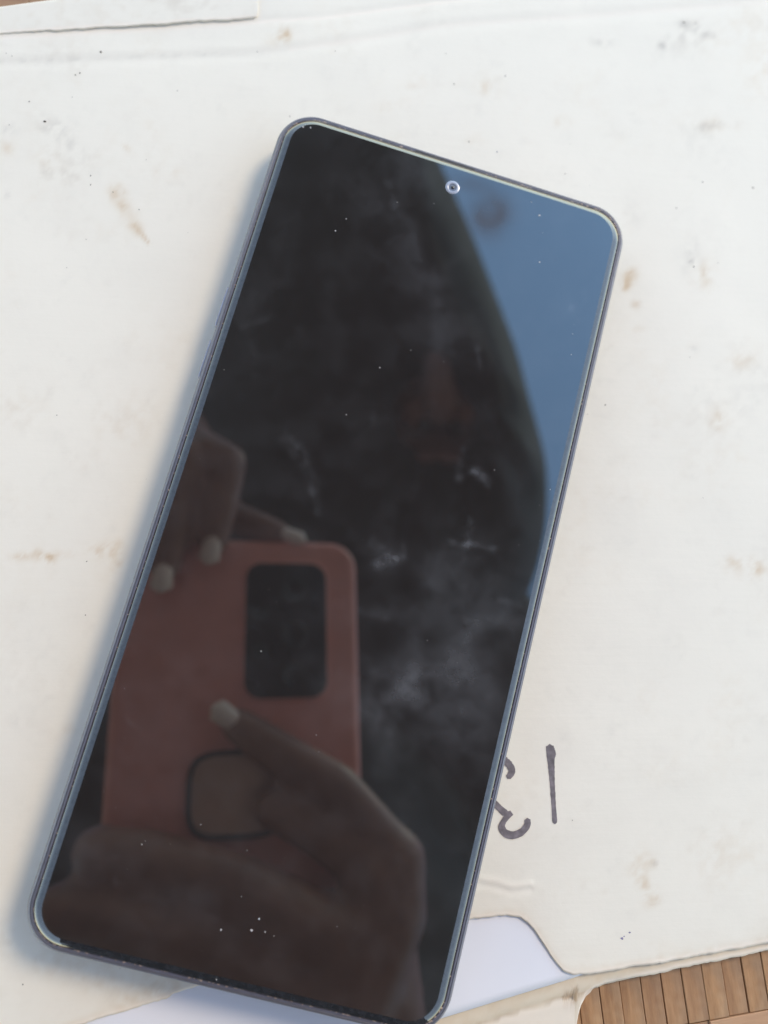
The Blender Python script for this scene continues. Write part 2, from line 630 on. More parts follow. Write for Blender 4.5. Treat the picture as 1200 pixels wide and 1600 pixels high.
GREY = [((1065, 60), 40, 22, -.5, .20), ((1090, 45), 16, 8, .2, .25), ((1070, 35), 8, 7, 0, .4), ((1037, 68), 8, 6, 0, .5), ((1110, 52), 14, 6, .2, .3),
        ((940, 62), 18, 8, .2, .25), ((1110, 195), 34, 6, -.1, .28), ((1090, 215), 26, 30, 0, .10), ((85, 200), 30, 20, .5, .22), ((115, 235), 30, 26, .5, .18),
        ((8, 200), 14, 9, 0, .4), ((80, 270), 22, 10, 0, .16), ((95, 85), 60, 20, 0, .06), ((10, 300), 8, 6, 0, .3), ((1080, 395), 16, 30, .2, .17), ((1085, 408), 7, 4, 0, .5),
        ((945, 640), 22, 26, 0, .06), ((1165, 620), 26, 40, 0, .10), ((1100, 640), 26, 44, 0, .09), ((960, 1140), 16, 18, 0, .08), ((40, 1060), 80, 60, 0, .05), ((440, 290), 40, 30, 0, .05),
        ((655, 50), 12, 20, 0, .10), ((1030, 1350), 10, 6, 0, .25), ((1085, 545), 7, 5, .6, .3), ((850, 490), 20, 20, 0, .05)]


def front_masks(x, y):
    n1, n2, n3 = fbm(x / 11, y / 11, 21, 4), fbm(x / 34, y / 34, 31, 4), fbm(x / 4.5, y / 4.5, 91, 2)
    br, gr = np.zeros_like(x), np.zeros_like(x)
    for c, rx, ry, ro, a in BROWN:
        br += a * blob(x, y, c, rx, ry, ro)
    br *= np.clip((n1 - 0.28) * 2.3, 0, 1.4)
    br = np.maximum(br, 0.42 * stroke(x, y, [(180, 299), (190, 312), (205, 340), (214, 358)], 12, 9) * np.clip((n1 - .2) * 2.4, 0.4, 1.1))
    br = np.maximum(br, 0.40 * stroke(x, y, [(214, 356), (222, 366), (232, 379)], 6, 2.0))
    for c, rx, ry, ro, a in GREY:
        gr += a * blob(x, y, c, rx, ry, ro)
    gr *= np.clip((n1 - 0.33) * 2.6, 0, 1.5)
    patch = np.clip((n2 - 0.56) * 4, 0, 1)
    gr += 0.07 * patch * np.clip((n1 - 0.42) * 3, 0, 1)
    br += 0.05 * np.clip((fbm(x / 60, y / 60, 77, 4) - 0.52) * 4, 0, 1) * np.clip((n1 - .35) * 2.5, 0, 1)
    gr += 0.16 * crease(x, y, [(a, b - 3) for a, b in CR_B], 3) * np.clip((n1 - 0.4) * 3, 0, 1) * (x < 420)
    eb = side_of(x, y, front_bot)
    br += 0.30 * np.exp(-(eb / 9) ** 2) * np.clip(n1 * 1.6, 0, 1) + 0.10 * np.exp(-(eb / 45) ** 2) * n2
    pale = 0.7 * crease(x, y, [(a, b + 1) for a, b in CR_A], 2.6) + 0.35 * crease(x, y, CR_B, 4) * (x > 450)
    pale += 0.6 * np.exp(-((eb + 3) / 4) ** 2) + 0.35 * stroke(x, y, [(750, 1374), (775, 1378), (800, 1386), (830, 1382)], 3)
    return {'brown': br * 1.4, 'grey': gr * 1.15, 'pale': pale}


xs = np.unique(np.concatenate([np.linspace(-420, -4, 50), np.arange(0, 1200, 4.2), np.linspace(1204, 1500, 50), np.arange(790, 905, 2.0)]))
sheet('front_cover', xs, front_bot, front_top, 400, 0.0, front_relief, front_masks, MAT_CARD, 0.00032)

back_bot = [(-420, 2020), (600, 1860), (880, 1800), (893, 1700), (899, 1640), (902, 1605), (905, 1588), (909, 1573), (916, 1559), (928, 1548), (946, 1540),
            (985, 1531), (1060, 1513), (1130, 1499), (1200, 1485), (1500, 1430)]
back_top = [(-420, 700), (1500, 700)]
CR_E = [(-420, 1990), (700, 1622), (760, 1600), (820, 1578), (870, 1563), (905, 1556), (960, 1535)]


def back_relief(x, y):
    h = (fbm(x / 260, y / 260, 13, 3) - 0.5) * 0.0003
    sd = side_of(x, y, CR_E)
    h -= 0.0004 * np.exp(-(sd / 5) ** 2)
    h -= 0.0005 / (1 + np.exp(-sd / 8))
    return h


def back_masks(x, y):
    n1 = fbm(x / 13, y / 13, 41, 4)
    sd = side_of(x, y, CR_E)
    br = 0.10 + 0.18 * np.clip((n1 - .4) * 2.5, 0, 1)
    br = np.where(sd > 3, br * 0.25, br) + 0.35 * np.exp(-(sd / 4) ** 2) * n1
    gr = 0.25 * np.exp(-((sd - 2) / 3) ** 2) * np.clip((n1 - .35) * 3, 0, 1)
    gr += 0.5 * blob(x, y, (898, 1562), 5) + 0.12 * np.clip((fbm(x / 25, y / 25, 8, 3) - .55) * 4, 0, 1)
    eb = side_of(x, y, back_bot)
    pale = 0.65 * np.exp(-((eb + 4) / 4) ** 2)
    pale = np.maximum(pale, 0.5 * ((sd > 4) & (x < 900)))
    return {'brown': br, 'grey': gr, 'pale': pale}


xs = np.unique(np.concatenate([np.linspace(-420, 560, 80), np.arange(560, 1240, 5.0), np.linspace(1240, 1500, 20), np.arange(876, 960, 1.5)]))
sheet('back_cover', xs, back_bot, back_top, 180, -0.0015, back_relief, back_masks, MAT_CARD_IN, 0.0006)

# folded flap along the top edge, cut short at its right end
flap_bot = [(-420, 82), (0, 52.5), (200, 40.5), (330, 32), (398, 28.5), (402, 26), (403.5, 20)]
flap_top = [(-420, 66), (0, 12), (82, 1), (400, -40), (403.5, -41)]


def flap_relief(x, y):
    eb = side_of(x, y, flap_bot)
    return 0.00004 + 0.00012 * np.clip(-eb / 40, 0, 1) + 0.0002 * (fbm(x / 120, y / 120, 9, 2) - .5)


def flap_masks(x, y):
    n1 = fbm(x / 12, y / 12, 61, 4)
    eb = side_of(x, y, flap_bot)
    gr = 0.16 * np.clip((n1 - .45) * 3, 0, 1) * blob(x, y, (300, 5), 60, 20) + 0.28 * stroke(x, y, [(360, 30), (396, 28)], 2.5) + 0.05 * n1
    pale = 0.75 * np.exp(-((eb + 1.5) / 2.4) ** 2) * np.clip(n1 * 2, 0, 1)
    return {'brown': 0.1 * np.clip((n1 - .5) * 3, 0, 1) + 0.25 * np.exp(-((eb + 1) / 3) ** 2) * n1, 'grey': gr, 'pale': pale}


xs = np.concatenate([np.linspace(-420, 0, 40), np.linspace(5, 396, 90), np.linspace(398, 403.5, 8)])
sheet('top_flap', xs, flap_bot, flap_top, 24, -0.00022, flap_relief, flap_masks, MAT_CARD, 0.00016)


# handwriting in marker: strokes are ribbons lying on the front cover
def front_z(x, y):
    return float(front_relief(np.array([float(x)]), np.array([float(y)]))[0])


def ribbon(points, widths, z, lift, n=40, seed=0):
    pts = [np.array(p, float) for p in points]
    out = []
    m = len(pts) - 1
    for i in range(m):                      # Catmull-Rom
        p0, p1, p2, p3 = pts[max(i - 1, 0)], pts[i], pts[i + 1], pts[min(i + 2, m)]
        for k in range(n // m + (i == m - 1)):
            t = k / (n // m)
            q = 0.5 * (2 * p1 + (p2 - p0) * t + (2 * p0 - 5 * p1 + 4 * p2 - p3) * t * t + (3 * p1 - p0 - 3 * p2 + p3) * t ** 3)
            w = np.interp((i + t) / m, np.linspace(0, 1, len(widths)), widths)
            out.append((q, w))
    v, f = [], []
    N = len(out)
    for i, (q, w) in enumerate(out):
        a, b = out[max(i - 1, 0)][0], out[min(i + 1, N - 1)][0]
        t = (b - a) / (np.linalg.norm(b - a) + 1e-9)
        nrm = np.array([-t[1], t[0]])
        w2 = w * (1 + 0.10 * (vnoise(np.array([i * 0.7]), np.array([seed * 3.1]))[0] - .5) * 2)
        if i in (0, N - 1):
            w2 *= 0.72
        for s_ in (-1, 0, 1):
            pq = q + nrm * s_ * w2 / 2 + (t * (-1 if i == 0 else 1 if i == N - 1 else 0) * (w * 0.25 if s_ == 0 else 0))
            v.append(P(pq[0], pq[1], z + front_z(*pq) + lift))
    for i in range(N - 1):
        for s_ in range(2):
            f.append((i * 3 + s_, i * 3 + s_ + 1, i * 3 + 4 + s_, i * 3 + 3 + s_))
    return v, f


hv, hf = [], []
STROKES = [([(859, 1165), (861, 1190), (864, 1240), (867, 1286)], [10, 12, 7.5, 6.5, 7]),
           ([(862, 1166), (864.5, 1178), (862.5, 1190)], [4, 8, 3]),
           ([(772, 1180), (784, 1184), (795, 1194), (800, 1205), (794, 1215)], [8, 9, 10, 9, 8]),
           ([(766, 1248), (780, 1262), (792, 1272), (798, 1271), (790, 1279), (784, 1291), (789, 1301), (801, 1305), (815, 1300), (824, 1289), (824, 1280)],
            [8, 9, 9, 7, 8, 10, 11, 11, 9, 8])]
for k, (pts, w) in enumerate(STROKES):
    v, f = ribbon(pts, [q * 1.12 for q in w], 0.0, 0.00004 + 0.00002 * k, 60, k)
    b0 = len(hv)
    hv += v
    hf += [tuple(i + b0 for i in q) for q in f]
o = child('handwriting', pydata(hv, hf), MAT_INK, folder)
o['label'] = 'grey marker strokes, a figure one and a curl'

# white sheet inside the folder
bot = np.array([(-300, 1895), (300, 1712), (690, 1591), (790, 1560), (885, 1531), (1000, 1493)], float)
xs = np.linspace(-300, 985, 80)
yb = np.interp(xs, bot[:, 0], bot[:, 1])
ny = 60
T = np.linspace(0, 1, ny)
X = np.repeat(xs[:, None], ny, 1)
Y = yb[:, None] + (800 - yb)[:, None] * T[None, :]
v = PV(np.stack([X.ravel(), Y.ravel()], 1), -0.00092)
v[:, 2] += (fbm(X.ravel() / 200, Y.ravel() / 200, 5, 2) - 0.5) * 0.0004
idx = np.arange(len(xs) * ny).reshape(len(xs), ny)
f = np.stack([idx[:-1, :-1], idx[1:, :-1], idx[1:, 1:], idx[:-1, 1:]], -1).reshape(-1, 4)
sh = obj('paper_sheet', pydata(v, f), MAT_SHEET, None, True)
sm = sh.modifiers.new('thickness', 'SOLIDIFY')
sm.thickness = 0.00012
tag(sh, 'plain bluish white paper sheet showing through the notch of the cream folder', 'paper')


# crumbs and specks on the card
def crumbs(name, items, z_of, material, label, cat, flat=0.5):
    vs, fs = [], []
    for px, py, r in items:
        c = P(px, py, 0.0)
        z = z_of(px, py)
        bm = bmesh.new()
        bmesh.ops.create_icosphere(bm, subdivisions=1, radius=1)
        s_ = rng.uniform(0.7, 1.3, 3) * r * 0.001 / 8.0
        a = rng.uniform(0, 6.28)
        b0 = len(vs)
        for q in bm.verts:
            k = 1 + 0.3 * rng.uniform(-1, 1)
            x, y = q.co.x * s_[0] * k, q.co.y * s_[1] * k
            vs.append((c[0] + x * math.cos(a) - y * math.sin(a), c[1] + x * math.sin(a) + y * math.cos(a), z + q.co.z * s_[2] * flat))
        fs += [tuple(q.index + b0 for q in fc.verts) for fc in bm.faces]
        bm.free()
    o = obj(name, pydata(vs, fs), material)
    tag(o, label, cat, kind='stuff')
    return o


SPECKS = [(157, 79, 2.4), (117, 115, 1.7), (124, 112, 1.9), (69, 188, 2.6), (45, 157, 1.6), (141, 273, 1.5), (141, 287, 1.6), (277, 140, 1.2), (217, 326, 1.5),
          (176, 299, 1.2), (710, 130, 1.6), (790, 117, 1.3), (697, 82, 1.2), (1099, 283, 1.5), (1178, 292, 1.9), (1058, 324, 1.4), (1085, 416, 2.0), (947, 632, 2.0),
          (733, 220, 1.3), (884, 270, 1.6), (1070, 33, 1.9), (1088, 34, 1.4), (453, 180, 1.3), (135, 877, 1.3), (133, 961, 1.3), (88, 648, 1.4), (35, 1539, 1.3),
          (1123, 410, 1.2), (402, 78, 1.1), (9, 82, 1.1), (18, 86, 1.1), (228, 248, 1.0), (112, 150, 1.0), (524, 78, 1.0)]
for _ in range(26):
    SPECKS.append((rng.uniform(-150, 1350), rng.uniform(110, 1400), rng.uniform(0.4, 0.95)))
SPECKS = [(a, b, c * 0.8) for a, b, c in SPECKS]
crumbs('dark_specks', SPECKS, lambda x, y: front_z(x, y) + 0.00003, MAT_CRUMB, 'tiny dark dirt crumbs scattered over the cream folder', 'dirt')
crumbs('ink_dots', [(974, 1468, 2.2), (977, 1465, 1.2), (986, 1459, 1.6)], lambda x, y: front_z(x, y) + 0.00002, MAT_INKDOT,
       'two violet ink dots near the lower edge of the folder', 'ink', 0.1)

# ------------------------------------------------------------------ the phone lying on the folder
PW, PH, PR = 0.0762, 0.1659, 0.0078
PHONE_ROT = math.radians(-15.0276)
phone = empty('smartphone', (0, 0, 0))
phone.rotation_euler = (0, 0, PHONE_ROT)
tag(phone, 'black-screened smartphone with blue grey frame lying face up on the cream folder', 'phone')


def rr_loop(inset, n_side_long=130, n_side_short=60, n_c=18, extra=0.0):
    a, b = PW / 2 - inset + extra, PH / 2 - inset + extra
    r = max(PR - inset * 0.9 + extra, 0.0004)
    r = min(r, a, b)
    pts = []
    for cx, cy, a0, horiz in ((a - r, b - r, 0, True), (-(a - r), b - r, 90, False), (-(a - r), -(b - r), 180, True), (a - r, -(b - r), 270, False)):
        for k in range(n_c):
            t = math.radians(a0 + 90 * k / (n_c - 1))
            pts.append((cx + r * math.cos(t), cy + r * math.sin(t)))
        e = pts[-1]
        if a0 == 0:
            nxt = (-(a - r), b)
            n = n_side_short
        elif a0 == 90:
            nxt = (-a, -(b - r))
            n = n_side_long
        elif a0 == 180:
            nxt = (a - r, -b)
            n = n_side_short
        else:
            nxt = (a, b - r)
            n = n_side_long
        for k in range(1, n):
            t = k / n
            pts.append((e[0] + (nxt[0] - e[0]) * t, e[1] + (nxt[1] - e[1]) * t))
    return np.array(pts)


def loft(profile, cap0=False, cap1=False, **kw):
    loops = [np.c_[rr_loop(i, **kw), np.full(len(rr_loop(i, **kw)), z)] for i, z in profile]
    n = len(loops[0])
    v = np.concatenate(loops)
    f = []
    for k in range(len(loops) - 1):
        a, b = k * n, (k + 1) * n
        i = np.arange(n)
        j = (i + 1) % n
        f += np.stack([a + i, a + j, b + j, b + i], 1).tolist()
    if cap0:
        f.append(list(range(n))[::-1])
    if cap1:
        f.append(list(range((len(loops) - 1) * n, len(loops) * n)))
    return v, f


PROF_KW = dict(n_side_long=60, n_side_short=30, n_c=14)
fr = [(0.0030, 0.0001), (0.0016, 0.0004), (0.0006, 0.0011), (0.0001, 0.0022), (0.0, 0.0036), (0.0, 0.0052), (0.00012, 0.0060), (0.00040, 0.0066), (0.00070, 0.00685), (0.00090, 0.0069), (0.00098, 0.0066), (0.00118, 0.0064)]
v, f = loft(fr, cap0=True, **PROF_KW)
obj('frame', pydata(v, f), MAT_FRAME, phone, True)
rim = [(0.00100, 0.0063), (0.00100, 0.00695), (0.00106, 0.00703), (0.00132, 0.00706), (0.00140, 0.0070), (0.00143, 0.0064)]
v, f = loft(rim, **PROF_KW)
obj('plastic_rim', pydata(v, f), MAT_RIM, phone, True)
v, f = loft([(0.0009, 0.0062), (0.0018, 0.0062)], **PROF_KW)
obj('gutter', pydata(v, f), MAT_GUTTER, phone)

# glass: chamfered edge then flat field, dense enough to carry the grease film mask
zt = Z_SCREEN
gp = [(0.00152, 0.0064), (0.00154, zt - 0.00084), (0.00160, zt - 0.00072), (0.00168, zt - 0.00064), (0.00235, zt - 0.00032), (0.00303, zt - 0.00001)]
bevel_prof = gp
gp = [(0.00303, zt), (0.0034, zt)]
ins = [p[0] for p in gp]
k = 0.0041
while k < PW / 2 - 0.0006:
    gp.append((k, zt))
    k += 0.00055
v, f = loft(gp, n_side_long=250, n_side_short=110, n_c=16)
NL, NSH, NC = 250, 110, 16
b0 = (len(gp) - 1) * (4 * NC + 2 * (NL - 1) + 2 * (NSH - 1))
iL = [b0 + NC + NSH - 1 + NC - 1 + i for i in range(NL + 1)]                       # left side, top to bottom
iR = [b0 + 3 * NC + 2 * (NSH - 1) + NL - 1 + NC - 1 + i for i in range(NL)] + [b0]     # right side, bottom to top
iR = iR[::-1]
f += [(iL[i], iL[i + 1], iR[i + 1], iR[i]) for i in range(NL)]
f.append(list(range(b0, iL[0] + 1)))
f.append(list(range(iL[-1], iR[-1] + 1)))
cr, sr = math.cos(PHONE_ROT), math.sin(PHONE_ROT)
wv_ = np.c_[v[:, 0] * cr - v[:, 1] * sr, v[:, 0] * sr + v[:, 1] * cr, v[:, 2]]
pp = to_px(wv_)
x, y = pp[:, 0], pp[:, 1]
# gentle droop of the sheet into the top right corner
cd = np.hypot(v[:, 0] - PW / 2, v[:, 1] - PH / 2)
v[:, 2] -= 0.00024 * np.exp(-(cd / 0.0095) ** 2) * np.clip((v[:, 2] - 0.0066) / 0.001, 0, 1)
n1, n2, n3 = fbm(x / 40, y / 40, 3, 4), fbm(x / 12, y / 12, 5, 3), fbm((x * .5 + y) / 9, (x - y * .5) / 60, 15, 3)
fi = 0.015 + 0.014 * np.clip((n1 - 0.42) * 3, 0, 1)
for c, rx, ry, ro, a in [((640, 262), 70, 34, .2, .035), ((640, 380), 26, 60, -.45, .035), ((690, 500), 45, 80, -.35, .045), ((600, 320), 40, 50, 0, .02), ((400, 440), 30, 40, 0, .02),
                         ((390, 500), 25, 60, .3, .02), ((600, 860), 30, 26, .5, .06), ((690, 905), 60, 60, 0, .055), ((640, 1060), 90, 60, -.35, .085), ((700, 1080), 80, 60, -.2, .06),
                         ((610, 1110), 45, 70, .2, .05), ((780, 970), 60, 20, .2, .03), ((740, 985), 60, 20, -.2, .035), ((600, 960), 40, 10, .2, .03), ((735, 1150), 60, 90, .2, .03), ((560, 180), 60, 30, .2, .02),
                         ((340, 1390), 150, 60, 0, .012), ((760, 1000), 60, 120, .2, .02), ((350, 640), 60, 120, .3, .012), ((150, 1330), 30, 40, 0, .04), ((640, 1420), 30, 100, .1, .012)]:
    fi += 0.75 * a * blob(x, y, c, rx, ry, ro) * np.clip(0.25 + (n1 - .25) * 2.2, 0, 1.6)
for pts, w0, w1, a in [([(455, 690), (474, 718), (488, 752), (496, 800)], 11, 5, .12), ([(722, 705), (716, 748)], 5, 5, .16), ([(740, 735), (752, 742), (764, 756)], 6, 5, .18),
                       ([(580, 838), (592, 858), (612, 872)], 6, 7, .17), ([(590, 882), (608, 878), (628, 866), (630, 850)], 7, 5, .15), ([(706, 848), (740, 850), (772, 858)], 5, 4, .17),
                       ([(737, 815), (729, 852)], 5, 6, .15), ([(745, 535), (750, 575)], 4, 3, .09), ([(585, 635), (580, 668)], 5, 4, .07), ([(600, 270), (612, 300), (622, 340)], 5, 8, .05),
                       ([(618, 320), (640, 352), (655, 400)], 7, 7, .07), ([(782, 938), (812, 948)], 5, 4, .13), ([(728, 970), (770, 964), (815, 970)], 6, 4, .09), ([(720, 1010), (740, 985)], 6, 6, .08),
                       ([(560, 955), (600, 965), (620, 975)], 6, 4, .06), ([(760, 920), (770, 905)], 5, 4, .09), ([(745, 950), (765, 925), (775, 905)], 4, 3, .07), ([(181, 1370), (176, 1430), (172, 1475)], 3, 3, .035),
                       ([(475, 290), (466, 330), (462, 380)], 8, 8, .025), ([(380, 510), (410, 500), (425, 490)], 6, 4, .05), ([(390, 520), (400, 560), (398, 590)], 8, 6, .03),
                       ([(190, 1115), (205, 1130), (222, 1140)], 4, 3, .07), ([(895, 480), (905, 496)], 6, 6, .12), ([(912, 458), (915, 466)], 5, 5, .08), ([(570, 240), (640, 258)], 10, 14, .03)]:
    fi = np.maximum(fi, 0.42 * a * stroke(x, y, pts, w0 * 1.25, w1 * 1.3) * np.clip(0.35 + (n2 - .3) * 2.4, 0.1, 1.5) * np.clip(n3 * 1.7, 0.15, 1.2) + 0.85 * fi)
spot = 0.80 * np.clip(blob(x, y, (766, 336), 27, 30, .3) * 1.5, 0, 1) + 0.5 * blob(x, y, (735, 286), 34, 13, .2)
spot *= np.clip(0.6 + (n1 - 0.3), 0.5, 1)
me = pydata(v, f)
attr(me, 'film', np.clip(fi, 0, 1))
attr(me, 'spot', np.clip(spot, 0, 1))
glass = obj('glass_screen', me, MAT_GLASS, phone, True)
v, f = loft(bevel_prof, n_side_long=60, n_side_short=30, n_c=22)
cd = np.hypot(v[:, 0] - PW / 2, v[:, 1] - PH / 2)
v[:, 2] -= 0.00024 * np.exp(-(cd / 0.0095) ** 2) * np.clip((v[:, 2] - 0.0066) / 0.001, 0, 1)
obj('bevel', pydata(v, f), MAT_BEVEL, glass, True)


def to_local(px, py, z):
    q = P(px, py, z)
    return np.array([q[0] * cr + q[1] * sr, -q[0] * sr + q[1] * cr, z])


# front camera set into the glass
fc = to_local(707, 293, zt)


def disc_ring(c, r0, r1, z0, z1, n=40):
    v, f = [], []
    for r, z in ((r0, z0), (r1, z1)):
        for i in range(n):
            t = 2 * math.pi * i / n
            v.append((c[0] + r * math.cos(t), c[1] + r * math.sin(t), z))
    for i in range(n):
        j = (i + 1) % n
        f.append((i, j, n + j, n + i))
    return v, f


def lathe(c, prof, n=40, cap=True):
    v, f = [], []
    for r, z in prof:
        for i in range(n):
            t = 2 * math.pi * i / n
            v.append((c[0] + r * math.cos(t), c[1] + r * math.sin(t), z))
    for k in range(len(prof) - 1):
        for i in range(n):
            j = (i + 1) % n
            f.append((k * n + i, k * n + j, (k + 1) * n + j, (k + 1) * n + i))
    if cap:
        f.append(list(range((len(prof) - 1) * n, len(prof) * n)))
    me = pydata(v, f)
    fix_normals(me)
    return me


fcam = obj('front_camera', lathe(fc, [(0.00148, zt + 0.00001), (0.00140, zt + 0.00005), (0.00095, zt + 0.00006), (0.00085, zt + 0.00003)], cap=False), MAT_LENSRING, phone, True)
o = obj('lens_cone', lathe(fc, [(0.00086, zt + 0.000045), (0.00060, zt + 0.00002), (0.00042, zt + 0.00003)]), MAT_LENSMID, fcam, True)
o = obj('lens', lathe(fc + np.array([0.00005, 0.00002, 0]), [(0.00040, zt + 0.00004), (0.00030, zt + 0.00012), (0.00015, zt + 0.00016), (0.00004, zt + 0.00017)]), MAT_LENS, fcam, True)


# side buttons on the long left side of the frame
def button(px0, py0, px1, py1, name):
    a, b = to_local(px0, py0, 0.005), to_local(px1, py1, 0.005)
    yc, ln = (a[1] + b[1]) / 2, abs(a[1] - b[1])
    bm = bmesh.new()
    bmesh.ops.create_cube(bm, size=1)
    bmesh.ops.scale(bm, vec=(0.0014, ln, 0.0026), verts=bm.verts)
    bmesh.ops.bevel(bm, geom=bm.edges[:], offset=0.00045, segments=2, affect='EDGES', profile=0.5)
    bmesh.ops.translate(bm, vec=(-PW / 2 + 0.00025, yc, 0.0044), verts=bm.verts)
    obj(name, from_bm(bm), MAT_BUTTON, phone, True)


button(361, 450, 339, 512, 'volume_button')
button(333, 532, 313, 592, 'power_button')
# earpiece slit in the top gutter
e0, e1 = to_local(648, 238, zt), to_local(742, 267, zt)
bm = bmesh.new()
bmesh.ops.create_cube(bm, size=1)
bmesh.ops.scale(bm, vec=(abs(e1[0] - e0[0]), 0.00042, 0.0004), verts=bm.verts)
bmesh.ops.bevel(bm, geom=bm.edges[:], offset=0.0001, segments=1, affect='EDGES', profile=0.5)
bmesh.ops.translate(bm, vec=((e0[0] + e1[0]) / 2, PH / 2 - 0.00135, 0.00698), verts=bm.verts)
obj('earpiece', from_bm(bm), MAT_GUTTER, phone)

# dust on the glass and in the gutter, plus a lens glint made as a flake
DUST_AND_GLINT = [(473, 236, 2.6), (476, 233, 2.0), (484, 237, 1.6), (537, 373, 2.0), (521, 391, 1.9), (613, 348, 1.8), (825, 367, 2.0), (813, 347, 1.5), (825, 437, 1.9), (830, 393, 0.9), (668, 350, 0.9),
        (587, 595, 1.9), (537, 665, 1.7), (633, 569, 1.2), (352, 1427, 2.1), (397, 1428, 2.0), (417, 1430, 2.3), (408, 1411, 1.8), (382, 1378, 1.4),
        (235, 1301, 2.2), (203, 1483, 2.2), (657, 1000, 1.4), (411, 1016, 2.0), (322, 1272, 1.3), (390, 1310, 1.2), (840, 776, 1.3), (757, 747, 1.2), (430, 1436, 1.1),  # one bright flake in this row stands in for the mirrored lens glint
        (874, 544, 1.4), (872, 575, 1.1), (911, 554, 1.6), (762, 272, 2.0), (900, 322, 1.2), (240, 1296, 1.2), (345, 1500, 1.0)]
for _ in range(110):
    px_, py_ = rng.uniform(60, 950), rng.uniform(200, 1560)
    q = to_local(px_, py_, zt)
    if abs(q[0]) < PW / 2 - 0.005 and abs(q[1]) < PH / 2 - 0.005:
        DUST_AND_GLINT.append((px_, py_, rng.uniform(0.25, 0.7)))
crumbs('dust_and_glint_flakes', [(a, b, c * rng.uniform(0.35, 0.75)) for a, b, c in DUST_AND_GLINT], lambda x, y: zt + 0.00002, MAT_DUST_GLINT, 'pale dust flakes and a lens glint made as a flake on the black phone screen', 'dust', 0.35)
# gutter grit follows the frame loop
vs, fs = [], []
gl = rr_loop(0.00147, 60, 30, 14)
for _ in range(620):
    i = rng.integers(0, len(gl))
    a, b = gl[i], gl[(i + 1) % len(gl)]
    q = a + (b - a) * rng.uniform()
    if rng.uniform() > 0.35 + 0.65 * (abs(q[1]) > PH / 2 - 0.006):
        continue
    r = rng.uniform(0.00004, 0.00016) * (1.35 if abs(q[1]) > PH / 2 - 0.006 else 0.9)
    q = q + rng.normal(0, 0.00007, 2)
    bm = bmesh.new()
    bmesh.ops.create_icosphere(bm, subdivisions=1, radius=1)
    b0 = len(vs)
    for w in bm.verts:
        k = 1 + .3 * rng.uniform(-1, 1)
        vs.append((q[0] + w.co.x * r * k * 1.3, q[1] + w.co.y * r * k, 0.00700 + w.co.z * r * k))
    fs += [tuple(w.index + b0 for w in fc_.verts) for fc_ in bm.faces]
    bm.free()
o = obj('gutter_grit', pydata(vs, fs), MAT_DUST_BROWN, phone)
o['kind'] = 'stuff'

# ------------------------------------------------------------------ the phone that takes the picture (seen mirrored in the screen)
R3 = Matrix(RW.tolist())
RC, UC, BC = Vector(RW[:, 0]), Vector(RW[:, 1]), Vector(RW[:, 2])       # right, up, away from the subject
case_o = Vector(CAM) + BC * CASE_OFF
held = empty('held_phone', case_o)
held.rotation_euler = R3.to_euler()
tag(held, 'phone in a terracotta case with a ring holder, mirrored in the black screen', 'phone')


def L(px, py, depth=0.0):
    q = K(px, py, depth) - case_o
    return np.array([q.dot(RC), q.dot(UC), q.dot(BC)])


cx0, cx1 = L(163, 1200)[0], L(558, 900)[0]
cy1 = L(500, 845)[1]
cy0 = cy1 - 0.150


def rounded_box(x0, x1, y0, y1, r, prof, n=10):
    """prof: list of (inset, z)"""
    v, f = [], []
    for ins_, z in prof:
        a0, a1, b0, b1 = x0 + ins_, x1 - ins_, y0 + ins_, y1 - ins_
        rr = max(r - ins_, 0.0003)
        for qx, qy, t0 in ((a1 - rr, b1 - rr, 0), (a0 + rr, b1 - rr, 90), (a0 + rr, b0 + rr, 180), (a1 - rr, b0 + rr, 270)):
            for k in range(n):
                t = math.radians(t0 + 90 * k / (n - 1))
                v.append((qx + rr * math.cos(t), qy + rr * math.sin(t), z))
    m = 4 * n
    for k in range(len(prof) - 1):
        for i in range(m):
            j = (i + 1) % m
            f.append((k * m + i, k * m + j, (k + 1) * m + j, (k + 1) * m + i))
    f.append(list(range(m))[::-1])
    f.append(list(range((len(prof) - 1) * m, len(prof) * m)))
    me = pydata(v, f)
    fix_normals(me)
    return me


case = obj('case', rounded_box(cx0, cx1, cy0, cy1, 0.0105, [(0.0035, 0.0), (0.0022, 0.0002), (0.0012, 0.0008), (0.0004, 0.0018), (0.0, 0.0032), (0.0, 0.0085), (0.0006, 0.0105), (0.002, 0.0106)]), MAT_CASE, held, True)
i0, i1 = L(385, 880), L(511, 1090)
isl = obj('camera_island', rounded_box(i0[0], i1[0], i1[1], i0[1], 0.006, [(0.0008, -0.0012), (0.0003, -0.0011), (0.0, -0.0008), (0.0, 0.002)]), MAT_ISLAND, held)
o = obj('island_rim', rounded_box(i0[0] - 0.0012, i1[0] + 0.0012, i1[1] - 0.0012, i0[1] + 0.0012, 0.007, [(0.001, -0.0006), (0.0004, -0.0005), (0.0, -0.0001), (0.0, 0.0015)]), MAT_CASE, held, True)
for lx, ly, r in ((0.0, 0.0, 0.0052), (0.0, 0.0165, 0.0048), (0.0, -0.0155, 0.0048), (-0.0125, 0.008, 0.003), (-0.0125, -0.006, 0.003)):
    lens = obj('lens', lathe((lx, ly, 0), [(r, -0.0011), (r * 0.94, -0.0014), (r * 0.8, -0.0014), (r * 0.7, -0.00125)]), MAT_ISLAND, isl, True)
